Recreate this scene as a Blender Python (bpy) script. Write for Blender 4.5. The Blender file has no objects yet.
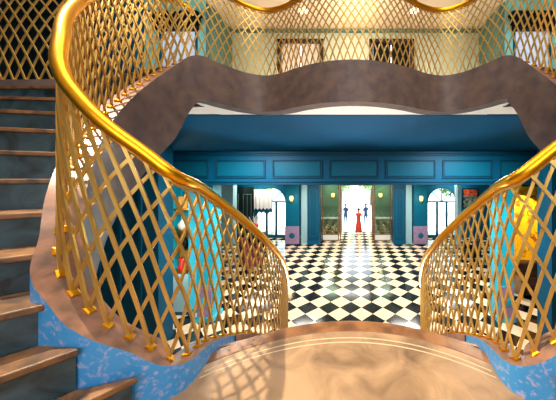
import bpy, bmesh, math, random
from mathutils import Vector, Matrix
random.seed(4)
C = bpy.context.scene.collection
E = 3.5                      # eye height above the lobby floor
PI = math.pi

# ------------------------------------------------------------------ materials
def node_mat(name):
    m = bpy.data.materials.new(name); m.use_nodes = True
    nt = m.node_tree; b = nt.nodes['Principled BSDF']
    return m, nt, b
def srgb(h):
    h = h.lstrip('#'); v = [int(h[i:i+2], 16)/255 for i in (0, 2, 4)]
    return tuple((c/12.92 if c <= .04045 else ((c+.055)/1.055)**2.4) for c in v) + (1,)
def mat(name, col, rough=.5, metal=0, col2=None, scale=6, detail=5, bump=0, spec=None, lo=.4, hi=.62, emit=0, stretch=None, dist=0):
    m, nt, b = node_mat(name)
    c1 = srgb(col)
    b.inputs['Base Color'].default_value = c1
    b.inputs['Roughness'].default_value = rough
    b.inputs['Metallic'].default_value = metal
    if spec is not None: b.inputs['Specular IOR Level'].default_value = spec
    if col2 or bump:
        tc = nt.nodes.new('ShaderNodeTexCoord'); mp = nt.nodes.new('ShaderNodeMapping')
        nt.links.new(tc.outputs['Object'], mp.inputs['Vector'])
        if stretch: mp.inputs['Scale'].default_value = stretch
        n = nt.nodes.new('ShaderNodeTexNoise'); n.inputs['Scale'].default_value = scale
        n.inputs['Detail'].default_value = detail; n.inputs['Distortion'].default_value = dist
        nt.links.new(mp.outputs[0], n.inputs['Vector'])
        if col2:
            r = nt.nodes.new('ShaderNodeValToRGB')
            r.color_ramp.elements[0].position = lo; r.color_ramp.elements[1].position = hi
            r.color_ramp.elements[0].color = c1; r.color_ramp.elements[1].color = srgb(col2)
            nt.links.new(n.outputs['Fac'], r.inputs['Fac']); nt.links.new(r.outputs[0], b.inputs['Base Color'])
        if bump:
            bp = nt.nodes.new('ShaderNodeBump'); bp.inputs['Strength'].default_value = bump; bp.inputs['Distance'].default_value = .01
            nt.links.new(n.outputs['Fac'], bp.inputs['Height']); nt.links.new(bp.outputs[0], b.inputs['Normal'])
    if emit:
        b.inputs['Emission Color'].default_value = c1; b.inputs['Emission Strength'].default_value = emit
    return m
def glass(name, col='#ffffff', alpha=.12, rough=.03):
    m, nt, b = node_mat(name)
    tr = nt.nodes.new('ShaderNodeBsdfTransparent'); tr.inputs[0].default_value = srgb(col)
    gl = nt.nodes.new('ShaderNodeBsdfGlossy'); gl.inputs['Roughness'].default_value = rough
    mx = nt.nodes.new('ShaderNodeMixShader'); mx.inputs[0].default_value = alpha
    nt.links.new(tr.outputs[0], mx.inputs[1]); nt.links.new(gl.outputs[0], mx.inputs[2])
    nt.links.new(mx.outputs[0], nt.nodes['Material Output'].inputs[0])
    return m
M = {}
M['gold'] = mat('polished_gold', '#efae26', .33, 1, bump=0)
M['brass'] = mat('satin_brass_bars', '#d1ab5c', .36, .7)
M['stone'] = mat('brown_pink_marble', '#756058', .42, 0, '#564b4e', 9, 8, .1, lo=.35, hi=.7)
M['stone_top'] = mat('brown_marble_coping', '#a37864', .3, 0, '#6c574d', 14, 8, .05, lo=.35, hi=.7)
M['blue'] = mat('speckled_blue_stone', '#3f9ee8', .35, 0, '#b7b6e6', 42, 8, 0, lo=.52, hi=.72, dist=.3)
M['tread'] = mat('brown_striped_marble_tread', '#96693f', .5, 0, '#4a372c', 5, 8, 0, stretch=(1, 1, 1), lo=.35, hi=.65, dist=2)
M['riser'] = mat('blue_grey_veined_marble', '#3b5866', .34, 0, '#17242a', 6, 9, 0, lo=.35, hi=.68, dist=1.5)
M['landing'] = mat('tan_veined_marble', '#b5926e', .38, 0, '#70573f', 5, 12, 0, lo=.38, hi=.74, dist=.8)
M['nosing'] = mat('brown_marble_nosing', '#9a6a42', .3, 0, '#6e4a30', 8, 8, 0)
M['inlay'] = mat('pale_inlay', '#dcc6a2', .4)
M['teal'] = mat('teal_paint', '#00587e', .5, 0, spec=.2)
M['teal_panel'] = mat('teal_panel_paint', '#00607f', .5, spec=.2)
M['teal_dark'] = mat('dark_teal_paint', '#004a68', .5, spec=.25)
M['teal_ceil'] = mat('deep_blue_ceiling_paint', '#00507c', .6, spec=.15)
M['cyan'] = mat('bright_turquoise_paint', '#10b2cf', .4)
M['paleblue'] = mat('pale_blue_paint', '#9cc6cf', .5)
M['white'] = mat('white_plaster', '#f6f6f2', .6)
M['cream'] = mat('cream_ceiling_paint', '#fbe3c2', .6)
M['creamwall'] = mat('pale_green_plaster', '#c6ceb4', .6)
M['greenwall'] = mat('muted_green_plaster', '#56796c', .6)
M['aqua'] = mat('aqua_plaster', '#86d6cf', .6)
M['black'] = mat('black_paint', '#09090b', .6, spec=.2)
M['darkgreen'] = mat('dark_green_lacquer', '#0c1613', .3)
M['pink'] = mat('dusty_pink_panel', '#a288a8', .5, 0, '#8e7299', 20, 6)
M['darkwood'] = mat('dark_wood', '#3a2218', .4, 0, '#23140e', 8, 6)
M['wood'] = mat('brown_wood', '#8b6037', .4, 0, '#5c3b20', 8, 6, stretch=(1, 6, 1))
M['doorwhite'] = mat('white_door_paint', '#f2e6d4', .5)
M['fabricwhite'] = mat('white_fabric', '#ece8e4', .8)
M['red'] = mat('red_lacquer', '#b8251c', .4)
M['darkred'] = mat('dark_red_velvet', '#6a161a', .7)
M['coral'] = mat('coral_red_cloth', '#d8483c', .8)
M['navy'] = mat('blue_suit_cloth', '#28456e', .8)
M['skin'] = mat('skin', '#b07a5c', .6)
M['hair'] = mat('dark_hair', '#1a1210', .6)
M['leaf'] = mat('green_leaves', '#5f9440', .7, 0, '#8fb85a', 3)
M['leafdark'] = mat('deep_green_leaves', '#2f5c33', .7, 0, '#4c7c3c', 3)
M['bark'] = mat('bark', '#5c4a38', .8)
M['paving'] = mat('pale_paving', '#e6e2da', .8)
M['house'] = mat('pale_stone_facade', '#cfc8bc', .8)
M['yellow'] = mat('yellow_canvas', '#f5ae08', .5, 0, '#8a4a08', 5, 6, 0, lo=.5, hi=.66, dist=1)
M['yellowframe'] = mat('bright_yellow_frame', '#ffc60a', .4)
M['lamp'] = mat('warm_lamp_glow', '#ffc470', .5, emit=2.2)
M['lampsoft'] = mat('soft_lamp_glow', '#ffdca0', .5, emit=5)
M['blind'] = mat('white_slatted_blind', '#dfe6f2', .6)
M['glass'] = glass('clear_glass', '#f2fbfa', .08)
M['glassteal'] = glass('teal_tinted_glass', '#d9efe6', .12)
M['amber'] = mat('amber_panel', '#d99a3e', .4)
M['silver'] = mat('silver', '#c8ccd0', .25, 1)
M['ceramic'] = mat('white_ceramic', '#f1efe8', .25)
M['orange'] = mat('orange_paint', '#c8502c', .5, 0, '#6e2a20', 6)
M['scene_dark'] = mat('dark_painting_ground', '#2b3330', .5, 0, '#8f9a8a', 5, 5)

# chequered marble floor
def floor_mat():
    m, nt, b = node_mat('chequered_marble_floor')
    tc = nt.nodes.new('ShaderNodeTexCoord'); mp = nt.nodes.new('ShaderNodeMapping'); mp.vector_type = 'POINT'
    D = .5795; a = D/math.sqrt(2); cx, cy = .155, 5.95
    rot = PI/4
    # rotated then scaled by 1/a ; put a black tile centre at (.5,.5)
    ca, sa = math.cos(rot), math.sin(rot)
    px, py = (cx*ca - cy*sa)/a, (cx*sa + cy*ca)/a
    mp.inputs['Rotation'].default_value = (0, 0, rot)
    mp.inputs['Scale'].default_value = (1/a, 1/a, 0)
    mp.inputs['Location'].default_value = (.5-px, .5-py, .5)
    ck = nt.nodes.new('ShaderNodeTexChecker'); ck.inputs['Scale'].default_value = 1
    nt.links.new(tc.outputs['Object'], mp.inputs[0]); nt.links.new(mp.outputs[0], ck.inputs[0])
    n = nt.nodes.new('ShaderNodeTexNoise'); n.inputs['Scale'].default_value = 3.5; n.inputs['Detail'].default_value = 9; n.inputs['Distortion'].default_value = 1.5
    nt.links.new(tc.outputs['Object'], n.inputs['Vector'])
    r1 = nt.nodes.new('ShaderNodeValToRGB'); r2 = nt.nodes.new('ShaderNodeValToRGB')
    r1.color_ramp.elements[0].color = srgb('#07070b'); r1.color_ramp.elements[1].color = srgb('#3c3834')
    r1.color_ramp.elements[0].position = .52; r1.color_ramp.elements[1].position = .72
    r2.color_ramp.elements[0].color = srgb('#e6c59c'); r2.color_ramp.elements[1].color = srgb('#f0dab8')
    nt.links.new(n.outputs[0], r1.inputs[0]); nt.links.new(n.outputs[0], r2.inputs[0])
    nt.links.new(r1.outputs[0], ck.inputs[1]); nt.links.new(r2.outputs[0], ck.inputs[2])
    nt.links.new(ck.outputs[0], b.inputs['Base Color'])
    b.inputs['Roughness'].default_value = .13; b.inputs['Specular IOR Level'].default_value = .55
    return m, ck, a
M['floor'], _ck, _a = floor_mat()

# ------------------------------------------------------------------ mesh helpers
class MB:
    def __init__(s): s.v = []; s.f = []; s.m = []
    def add(s, vs, fs, mi=0):
        o = len(s.v); s.v += [tuple(v) for v in vs]; s.f += [tuple(i+o for i in f) for f in fs]; s.m += [mi]*len(fs)
    def box(s, x0, x1, y0, y1, z0, z1, mi=0):
        s.add([(x0,y0,z0),(x1,y0,z0),(x1,y1,z0),(x0,y1,z0),(x0,y0,z1),(x1,y0,z1),(x1,y1,z1),(x0,y1,z1)],
              [(0,3,2,1),(4,5,6,7),(0,1,5,4),(1,2,6,5),(2,3,7,6),(3,0,4,7)], mi)
    def quad(s, a, b, c, d, mi=0): s.add([a,b,c,d], [(0,1,2,3)], mi)
    def prism(s, pts, z0, z1, mi=0):
        n = len(pts)
        s.add([(p[0],p[1],z0) for p in pts]+[(p[0],p[1],z1) for p in pts],
              [tuple(range(n))[::-1], tuple(range(n,2*n))]+[(i,(i+1)%n,(i+1)%n+n,i+n) for i in range(n)], mi)
    def tube(s, pts, r, n=8, mi=0, caps=True, sx=1.0):
        pts = [Vector(p) for p in pts]; rings = []
        rr = r if isinstance(r, (list, tuple)) else [r]*len(pts)
        for i, p in enumerate(pts):
            t = (pts[min(i+1,len(pts)-1)]-pts[max(i-1,0)]).normalized()
            up = Vector((0,0,1)) if abs(t.z) < .95 else Vector((1,0,0))
            a = t.cross(up).normalized(); b = a.cross(t).normalized()
            rings.append([p + (a*math.cos(2*PI*k/n)*sx + b*math.sin(2*PI*k/n))*rr[i] for k in range(n)])
        vs = [v for r_ in rings for v in r_]
        fs = [(i*n+k, i*n+(k+1)%n, (i+1)*n+(k+1)%n, (i+1)*n+k) for i in range(len(pts)-1) for k in range(n)]
        if caps: fs += [tuple(range(n))[::-1], tuple(range(len(vs)-n, len(vs)))]
        s.add(vs, fs, mi)
    def lathe(s, c, prof, n=16, mi=0):
        vs = []; 
        for r, z in prof:
            for k in range(n): vs.append((c[0]+r*math.cos(2*PI*k/n), c[1]+r*math.sin(2*PI*k/n), c[2]+z))
        L = len(prof)
        fs = [(i*n+k, i*n+(k+1)%n, (i+1)*n+(k+1)%n, (i+1)*n+k) for i in range(L-1) for k in range(n)]
        fs += [tuple(range(n))[::-1], tuple(range((L-1)*n, L*n))]
        s.add(vs, fs, mi)
    def frame(s, x0, x1, z0, z1, y0, y1, w, mi=0):
        s.box(x0,x1,y0,y1,z1-w,z1,mi); s.box(x0,x1,y0,y1,z0,z0+w,mi)
        s.box(x0,x0+w,y0,y1,z0+w,z1-w,mi); s.box(x1-w,x1,y0,y1,z0+w,z1-w,mi)
    def build(s, name, mats, parent=None, smooth=False, mirror=False, bevel=0):
        me = bpy.data.meshes.new(name)
        vs = [(-v[0],v[1],v[2]) for v in s.v] if mirror else s.v
        me.from_pydata(vs, [], s.f)
        if not isinstance(mats, (list, tuple)): mats = [mats]
        for m in mats: me.materials.append(m)
        for p, mi in zip(me.polygons, s.m): p.material_index = mi; p.use_smooth = smooth
        bm = bmesh.new(); bm.from_mesh(me)
        bmesh.ops.recalc_face_normals(bm, faces=bm.faces); bm.to_mesh(me); bm.free()
        o = bpy.data.objects.new(name, me); C.objects.link(o)
        if parent: 
            o.parent = parent; o.matrix_parent_inverse = parent.matrix_world.inverted() if False else Matrix.Translation(-parent.location)
        if bevel:
            b = o.modifiers.new('bevel', 'BEVEL'); b.width = bevel; b.segments = 2; b.limit_method = 'ANGLE'
        return o
def thing(name, loc, label, cat, group=None):
    o = bpy.data.objects.new(name, None); C.objects.link(o); o.location = loc; o.empty_display_size = .1
    o['label'] = label; o['category'] = cat
    if group: o['group'] = group
    return o
def tag(o, label, cat, group=None):
    o['label'] = label; o['category'] = cat
    if group: o['group'] = group
    return o
def struct(o): o['kind'] = 'structure'; return o
def copy_tree(o, parent=None):
    c = o.copy(); C.objects.link(c)
    if parent: c.parent = parent
    for ch in list(o.children): copy_tree(ch, c)
    return c

# ------------------------------------------------------------------ balustrade path (x, y, z relative to eye)
left = [(-1.62,4.95,-3.47),(-1.42,4.55,-3.22),(-1.24,4.15,-2.94),(-1.04,3.6,-2.55),(-.895,3.04,-2.14),(-.81,2.58,-1.79),(-.825,2.135,-1.45),
        (-.86,1.865,-1.25),(-.87,1.6,-1.09),(-.865,1.40,-.985),(-.84,1.25,-.93),(-.838,1.135,-.895),
        (-.96,1.085,-.775),(-1.053,1.05,-.69),(-1.12,1.034,-.622),(-1.19,1.030,-.545),(-1.255,1.030,-.46),
        (-1.30,1.045,-.371),(-1.355,1.095,-.25),(-1.455,1.19,-.08),(-1.63,1.4,.17),(-1.76,1.6,.38),(-1.84,1.80,.58),(-1.88,2.0,.78),
        (-1.885,2.2,.98),(-1.845,2.4,1.19),(-1.744,2.56,1.34)]
gal = [(-1.60,2.76,1.34),(-1.42,2.98,1.34),(-1.18,3.085,1.34),(-.93,3.03,1.34),(-.62,2.85,1.34),(-.3,2.72,1.34)]
ctrl = left + gal + [(0,2.68,1.34)] + [(-p[0],p[1],p[2]) for p in reversed(left+gal)]
ctrl = [Vector(p)+Vector((0,0,E)) for p in ctrl]
def catmull(P, n=14):
    out = []
    Q = [P[0]*2-P[1]]+P+[P[-1]*2-P[-2]]
    for i in range(1, len(Q)-2):
        a,b,c,d = Q[i-1],Q[i],Q[i+1],Q[i+2]
        t0=0; t1=(b-a).length**.5; t2=t1+(c-b).length**.5; t3=t2+(d-c).length**.5
        for k in range(n):
            t=t1+(t2-t1)*k/n
            A1=a*((t1-t)/(t1-t0))+b*((t-t0)/(t1-t0)); A2=b*((t2-t)/(t2-t1))+c*((t-t1)/(t2-t1)); A3=c*((t3-t)/(t3-t2))+d*((t-t2)/(t3-t2))
            B1=A1*((t2-t)/(t2-t0))+A2*((t-t0)/(t2-t0)); B2=A2*((t3-t)/(t3-t1))+A3*((t-t1)/(t3-t1))
            out.append(B1*((t2-t)/(t2-t1))+B2*((t-t1)/(t2-t1)))
    out.append(P[-1]); return out
class Path:
    def __init__(s, P):
        s.P = catmull(P); s.S = [0]
        for a, b in zip(s.P, s.P[1:]): s.S.append(s.S[-1]+(b-a).length)
        s.L = s.S[-1]
    def at(s, t):
        t = min(max(t, 0), s.L-1e-6); lo, hi = 0, len(s.S)-1
        while hi-lo > 1:
            m = (lo+hi)//2
            if s.S[m] <= t: lo = m
            else: hi = m
        f = (t-s.S[lo])/max(1e-9, s.S[hi]-s.S[lo]); return s.P[lo].lerp(s.P[hi], f)
    def nrm(s, t, e=.03):
        d = s.at(t+e)-s.at(t-e); d.z = 0; d.normalize(); return Vector((-d.y, d.x, 0))   # left = walking side
path = Path(ctrl)
def s_of(pt):
    p = Vector(pt)+Vector((0,0,E)); return min(range(len(path.P)), key=lambda i: (path.P[i]-p).length)
sA = path.S[s_of(left[-1])]; sB = path.L - sA
RH = .90
PITCH = .104; NP = 4.25
class Warp:                  # foot spacing: wide on the stairs, closer along the gallery
    def __init__(w, pth, fn):
        w.S = [pth.L*i/4000 for i in range(4001)]; w.Q = [0]
        for a_, b_ in zip(w.S, w.S[1:]): w.Q.append(w.Q[-1]+(b_-a_)/fn((a_+b_)/2))
    def inv(w, q):
        lo, hi = 0, 4000
        while hi-lo > 1:
            m_ = (lo+hi)//2
            if w.Q[m_] <= q: lo = m_
            else: hi = m_
        return w.S[lo]+(w.S[hi]-w.S[lo])*(q-w.Q[lo])/(w.Q[hi]-w.Q[lo])
def sm01(x): x = min(max(x,0),1); return x*x*(3-2*x)
def galf(s): return sm01((s-(sA-1.0))/1.2)*sm01(((sB+1.0)-s)/1.2)
path.warp = Warp(path, lambda s: PITCH-.016*galf(s)); path.galf = galf
cam_pos = Vector((.05, 0, E))

def lattice_bar(pth, q0, sgn, rh=RH, nseg=20, w=.0072, th=.0045, off=.0048):
    pts = []
    for k in range(nseg+1):
        t = k/nseg; g = pth.galf(pth.warp.inv(q0)); lin = .74-.24*g; q = q0 + sgn*(4.25+1.25*g)*(lin*t+(1-lin)*t*t)
        if q < 0 or q > pth.warp.Q[-1]: break
        s = pth.warp.inv(q)
        p = pth.at(s) + Vector((0,0,.012+(rh-.045)*t)) + pth.nrm(s)*(sgn*off)
        pts.append((p, pth.nrm(s)))
    if len(pts) < 3: return None
    m = MB(); vs = []
    for i, (p, n) in enumerate(pts):
        d = (pts[min(i+1,len(pts)-1)][0]-pts[max(i-1,0)][0]).normalized()
        a = d.cross(n).normalized()
        vs += [p+a*w+n*th, p-a*w+n*th, p-a*w-n*th, p+a*w-n*th]
    fs = [(4*i+k, 4*i+(k+1)%4, 4*i+4+(k+1)%4, 4*i+4+k) for i in range(len(pts)-1) for k in range(4)]
    fs += [(0,1,2,3)[::-1], tuple(range(len(vs)-4, len(vs)))]
    m.add(vs, fs); return m, pts[len(pts)//2][0]
def foot(pth, s):
    p = pth.at(s); d = (pth.at(s+.02)-pth.at(s-.02)).normalized(); n = pth.nrm(s); u = n.cross(d); u = u if u.z > 0 else -u
    m = MB(); vs = []
    for h, q in ((0, 1), (.008, 1), (.012, .6)):
        vs += [p+d*(a*.018*q)+n*(b*.019*q)+u*h for a, b in ((1,1),(-1,1),(-1,-1),(1,-1))]
    fs = [(0,1,2,3)]+[(4*i+k,4*i+(k+1)%4,4*i+4+(k+1)%4,4*i+4+k) for i in range(2) for k in range(4)]+[(8,9,10,11)]
    m.add(vs, fs)
    return m
def railing(pth, s0, s1, label, rh=RH, rail_r=.030):
    mid = pth.at((s0+s1)/2)
    root = thing('balustrade', pth.at(s0), label, 'railing')
    n = max(8, int((s1-s0)/.04))
    m = MB(); m.tube([pth.at(s0+(s1-s0)*k/n)+Vector((0,0,rh)) for k in range(n+1)], rail_r, 14)
    m.build('handrail', M['gold'], root, smooth=True)
    m = MB(); m.tube([pth.at(s0+(s1-s0)*k/n)+Vector((0,0,rh-rail_r-.006)) for k in range(n+1)], .011, 6)
    m.build('rail_underbar', M['brass'], root, smooth=True)
    bars = []; feet = []
    for i in range(int(pth.warp.Q[-1])+1):
        if not s0 <= pth.warp.inv(i) < s1-1e-4: continue
        for sg in (1, -1):
            r = lattice_bar(pth, i, sg, rh=rh)
            if r: bars.append(r)
        sf = pth.warp.inv(i); feet.append((foot(pth, sf), pth.at(sf)))
    for nm, lst, mm in (('lattice_bar', bars, M['brass']), ('foot_plate', feet, M['gold'])):
        lst.sort(key=lambda q: (q[1]-cam_pos).length)
        for q in lst[:100]: q[0].build(nm, mm, root)
        if len(lst) > 100:
            m = MB()
            for q in lst[100:]: m.add(q[0].v, q[0].f)
            o = m.build('far_'+nm+'s', mm, root); o['kind'] = 'stuff'
    return root
railing(path, 0, sA, 'curved gold lattice balustrade on the left stair, sweeping up closest to the dark steps')
railing(path, sA, sB, 'wavy gold lattice balustrade along the upper gallery edge above the blue ceiling')
railing(path, sB, path.L, 'curved gold lattice balustrade on the right, rising past the yellow painting')

# ------------------------------------------------------------------ stone strings (curb under the balustrade)
def string(pth, s0, s1, a, b, depth, name, parent, mats, mirror=False):
    n = int((s1-s0)/.035); m = MB(); vs = []
    for k in range(n+1):
        s = s0+(s1-s0)*k/n; p = pth.at(s); nn = pth.nrm(s); zb = max(p.z-depth(s), .002)
        aa = a(s) if callable(a) else a
        for off, z in ((aa, p.z), (-b, p.z), (-b, zb), (aa, zb)): q = p+nn*off; vs.append((q.x, q.y, z))
    for k in range(n):
        for j, mi in enumerate((0, 1, 1, 2)):
            m.add([vs[4*k+j], vs[4*k+(j+1)%4], vs[4*k+4+(j+1)%4], vs[4*k+4+j]], [(0,1,2,3)], mi)
    m.add(vs[:4], [(0,1,2,3)], 1); m.add(vs[-4:], [(0,1,2,3)], 1)
    me_obj = m.build(name, mats, parent, mirror=mirror)
    bm = bmesh.new(); bm.from_mesh(me_obj.data); bmesh.ops.remove_doubles(bm, verts=bm.verts, dist=1e-5)
    bmesh.ops.recalc_face_normals(bm, faces=bm.faces)
    for f in bm.faces: f.smooth = True
    bm.to_mesh(me_obj.data); bm.free()
    for p_ in me_obj.data.polygons: p_.use_smooth = True
    es = me_obj.modifiers.new('edge', 'EDGE_SPLIT'); es.split_angle = math.radians(40)
    return me_obj
def sidx(i): return path.S[min(range(len(path.P)), key=lambda k: (path.P[k]-ctrl[i]).length)]
sc0 = sidx(8); scc = sidx(11)
def smooth(x): x = min(max(x,0),1); return x*x*(3-2*x)
def dep(s):
    return .42 + .33*smooth((s-scc)/.6) - .27*smooth((s-(sA-.35))/.45)
AKN = [(0,.07),(sidx(9),.06),(sidx(11),.055),(sidx(14),.095),(sidx(16),.085),(sidx(18),.06),(sidx(24),.07),(path.L,.07)]
def awid(s):
    for (p, u), (q, v) in zip(AKN, AKN[1:]):
        if s <= q: return u+(v-u)*smooth((s-p)/(q-p))
    return .07
smats = [M['stone_top'], M['stone'], M['blue']]

# steps of the curved flights
CEN = Vector((0.0, 2.2))
inner = []
su = [(-.93,.978,-.855),(-1.10,.92,-.685),(-1.266,.935,-.515),(-1.455,1.05,-.345),(-1.60,1.20,-.175),(-1.725,1.35,-.005),
      (-1.83,1.50,.165),(-1.905,1.66,.335),(-1.955,1.83,.505),(-1.975,1.99,.675),(-1.98,2.13,.845),(-1.965,2.27,1.0),(-1.91,2.42,1.17),(-1.82,2.60,1.335)]
dirs = [(-.62,-.78),(-.66,-.75),(-.72,-.69),(-.80,-.6),(-.84,-.54),(-.88,-.48),(-.92,-.40),(-.95,-.32),(-.98,-.2),(-1,-.08),(-1,0),None,None,None]
outs = [None]*11 + [(-3.25,2.36),(-2.62,2.62),(-2.25,3.0)]
def outer_pt(i):
    if outs[i]: return Vector(outs[i])
    d = Vector(dirs[i]).normalized(); p = Vector(su[i][:2])
    return p + d*1.5
def curved_flight(mirror, label):
    root = thing('curved_staircase', (1.2 if mirror else -1.2, .95, E-1.025), label, 'staircase')
    mats = smats
    string(path, sc0-.02, sA, awid, .07, dep, 'stone_string', root, mats, mirror)
    N = len(su)
    for i in range(N-1):
        a = Vector(su[i][:2]); o = outer_pt(i); a2 = Vector(su[i+1][:2]); o2 = outer_pt(i+1)
        z = su[i][2]+E
        # push inner ends into the string
        px = .03 if i < 2 else .075; ea = (a-o).normalized()*px; eb = (a2-o2).normalized()*(.03 if i < 1 else .075)
        fw = ((a-a2)+(o-o2)).normalized()*.022
        poly = [a+ea+fw, a+ea*.2+fw, o+fw, o2, a2+eb]
        m = MB(); m.prism([a+ea*.6+fw, o+fw, o2, a2+eb*.6], z-.028, z)
        m.build('tread', M['tread'], root, mirror=mirror, bevel=.006)
        m = MB()
        zb = z-.17 if i else z-.172
        b1, b2 = a+ea*.6, o
        t = (a2-a).normalized()*.02; t2 = (o2-o).normalized()*.02
        m.prism([b1, b2, b2+t2, b1+t], zb, z-.028)
        m.build('riser', M['riser'], root, mirror=mirror)
    # sloping soffit under the flight
    m = MB()
    for i in range(N-1):
        a = Vector(su[i][:2]); o = outer_pt(i); a2 = Vector(su[i+1][:2]); o2 = outer_pt(i+1)
        za = su[i][2]+E-.36; zb = su[i+1][2]+E-.36
        m.add([(a.x,a.y,za),(o.x,o.y,za),(o2.x,o2.y,zb),(a2.x,a2.y,zb),(a.x,a.y,za-.06),(o.x,o.y,za-.06),(o2.x,o2.y,zb-.06),(a2.x,a2.y,zb-.06)],
              [(0,1,2,3),(4,7,6,5),(0,4,5,1),(1,5,6,2),(2,6,7,3),(3,7,4,0)])
    m.build('soffit', M['stone'], root, mirror=mirror)
    # outer stair wall
    m = MB(); 
    for i in range(10):
        o = outer_pt(i); o2 = outer_pt(i+1); d = Vector(dirs[i]).normalized()*.06
        z1 = su[i][2]+E+.12; z2 = su[i+1][2]+E+.12
        m.add([(o.x,o.y,z1-.75),(o2.x,o2.y,z2-.75),(o2.x,o2.y,z2),(o.x,o.y,z1),(o.x+d.x,o.y+d.y,z1-.75),(o2.x+d.x,o2.y+d.y,z2-.75),(o2.x+d.x,o2.y+d.y,z2),(o.x+d.x,o.y+d.y,z1)],
              [(0,1,2,3),(4,7,6,5),(0,4,5,1),(1,5,6,2),(2,6,7,3),(3,7,4,0)])
    m.build('outer_string', M['stone'], root, mirror=mirror)
    return root
curved_flight(False, 'curved staircase on the left with brown marble treads, blue-grey risers and a blue stone string')
curved_flight(True, 'curved staircase on the right, its speckled blue stone string beside the tan landing')

# outer curb and balustrade behind the top steps on the left
oc = [(-4.3,2.32,.93),(-3.9,2.30,.94),(-3.5,2.29,.95),(-3.15,2.33,.97),(-2.9,2.42,1.02),(-2.62,2.62,1.12),(-2.42,2.86,1.24),(-2.30,3.1,1.34),(-2.30,3.3,1.36)]
opath = Path([Vector(p)+Vector((0,0,E)) for p in oc])
opath.warp = Warp(opath, lambda s: PITCH); opath.galf = lambda s: .4
r = railing(opath, 0, opath.L, 'dark gold lattice balustrade behind the top of the left steps, in shadow', rh=1.0)
string(opath, 0, opath.L, .05, .06, lambda s: .22, 'stone_curb', r, [M['stone_top'], M['stone'], M['stone']])

# ------------------------------------------------------------------ landing and the central flight
ZL = E-1.025
def arc_front(yc, xw, R=1.25, n=24):
    return [(x, yc - (R - math.sqrt(R*R-x*x))) for x in [xw*(2*k/n-1) for k in range(n+1)]]
landing = thing('stair_landing', (0, .5, ZL), 'wide tan marble landing with a curved brown front edge and two pale inlay lines', 'landing')
def slab(pts, z0, z1, nm, mt, bevel=0):
    m = MB(); m.prism(pts, z0, z1); return m.build(nm, mt, landing, bevel=bevel)
f1 = arc_front(1.545, .80); 
back = [(1.0,1.12),(1.12,.97),(1.35,.86),(1.6,.2),(1.6,-2.2),(-1.6,-2.2),(-1.6,.2),(-1.35,.86),(-1.12,.97),(-1.0,1.12)]
slab(f1[::1]+[(.80,1.2)]+back+[(-.80,1.2)], ZL-.22, ZL, 'slab', M['landing'])
fo = arc_front(1.66, .80); m = MB(); m.prism(arc_front(1.545,.80)+fo[::-1], ZL-.06, ZL+.002); m.build('nosing', M['nosing'], landing, bevel=.006)
for yc in (1.485, 1.445):
    m = MB(); m.prism(arc_front(yc, .76)+arc_front(yc-.007, .76)[::-1], ZL-.002, ZL+.0015); m.build('inlay_line', M['inlay'], landing)
# landing steps at the sides (lowest curved step of each flight overlaps the slab)
flight = thing('straight_staircase', (0, 3.0, 0), 'central flight of marble steps dropping from the landing edge to the chequered floor', 'staircase')
nst = 14; rise = ZL/nst; go = .235
def half(y):
    best = min((abs(p.y-y), -p.x) for p in path.P[:len(path.P)//3] if p.z < ZL+.2)
    return best[1]-.05
for k in range(1, nst):
    z = ZL-k*rise; y1 = 1.66+go*k; xw = min(half(y1-.12), 1.15)
    xa = min(xw, 1.15)
    fr = arc_front(y1, xa, 1.9); bk = arc_front(y1-go-.04, xa, 1.9)
    m = MB(); m.prism(fr+bk[::-1], z-.03, z); m.build('tread', M['nosing'], flight)
    m = MB(); m.prism(arc_front(y1-go-.02, xa, 1.9)+arc_front(y1-go-.04, xa, 1.9)[::-1], z, z+rise-.03); m.build('riser', M['landing'], flight)
m = MB(); p0, p1 = (1.6, ZL-.25), (4.9, .0)
for sx in (0,):
    m.add([(-.75,1.2,ZL-.24),(.75,1.2,ZL-.24),(.8,4.3,.0),(-.8,4.3,.0),(-.75,1.2,ZL-.6),(.75,1.2,ZL-.6),(.8,3.8,.0),(-.8,3.8,.0)],
          [(0,1,2,3),(4,7,6,5),(0,4,5,1),(1,5,6,2),(3,7,4,0)])
m.build('soffit', M['stone'], flight)
for mi in (False, True):
    string(path, 0.02, sc0-.02, .07, .07, lambda s: .42, 'stone_string', flight, [M['stone_top'], M['stone'], M['stone_top']], mi)
# wall below the landing (hidden behind it from the stairs)

# ------------------------------------------------------------------ gallery
gal_root = thing('gallery_fascia', (0, 2.7, E+.85), 'wavy brown marble fascia of the upper gallery spanning above the blue ceiling', 'fascia')
gp = string(path, sA, sB, .10, .07, lambda s: .475, 'marble_band', gal_root, [M['stone_top'], M['stone'], M['stone']])
edge = []
n = 60
for k in range(n+1):
    s = sA+(sB-sA)*k/n; p = path.at(s)+path.nrm(s)*.105; edge.append((p.x, p.y))
ZG = E+1.33
def floor_poly(z0, z1, yb):
    m = MB(); 
    pts = edge
    for (xa, ya), (xb, yb_) in zip(pts, pts[1:]):
        if xb > xa: m.prism([(xa,ya),(xb,yb_),(xb,yb),(xa,yb)], z0, z1)
    return m
struct(floor_poly(ZG-.02, ZG, 6.5).build('floor_gallery', M['stone_top']))
struct(floor_poly(E+.872, E+.885, 3.18).build('ceiling_gallery_soffit', M['white']))
for sx in (-1, 1):
    m = MB(); xs = sorted((sx*1.74, sx*2.2)); m.box(xs[0],xs[1],3.05,6.5,ZG-.02,ZG); 
    xs = sorted((sx*2.2, sx*7.5)); m.box(xs[0],xs[1],3.2,6.5,ZG-.02,ZG); 
    o = struct(m.build('floor_gallery_'+('left' if sx < 0 else 'right'), M['stone_top']))

for sx in (-1, 1):
    xs = sorted((sx*1.6, sx*2.6)); m = MB(); m.box(xs[0],xs[1],2.86,3.2,E+.877,E+.892); struct(m.build('ceiling_soffit_'+('left' if sx < 0 else 'right'), M['white']))
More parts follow.
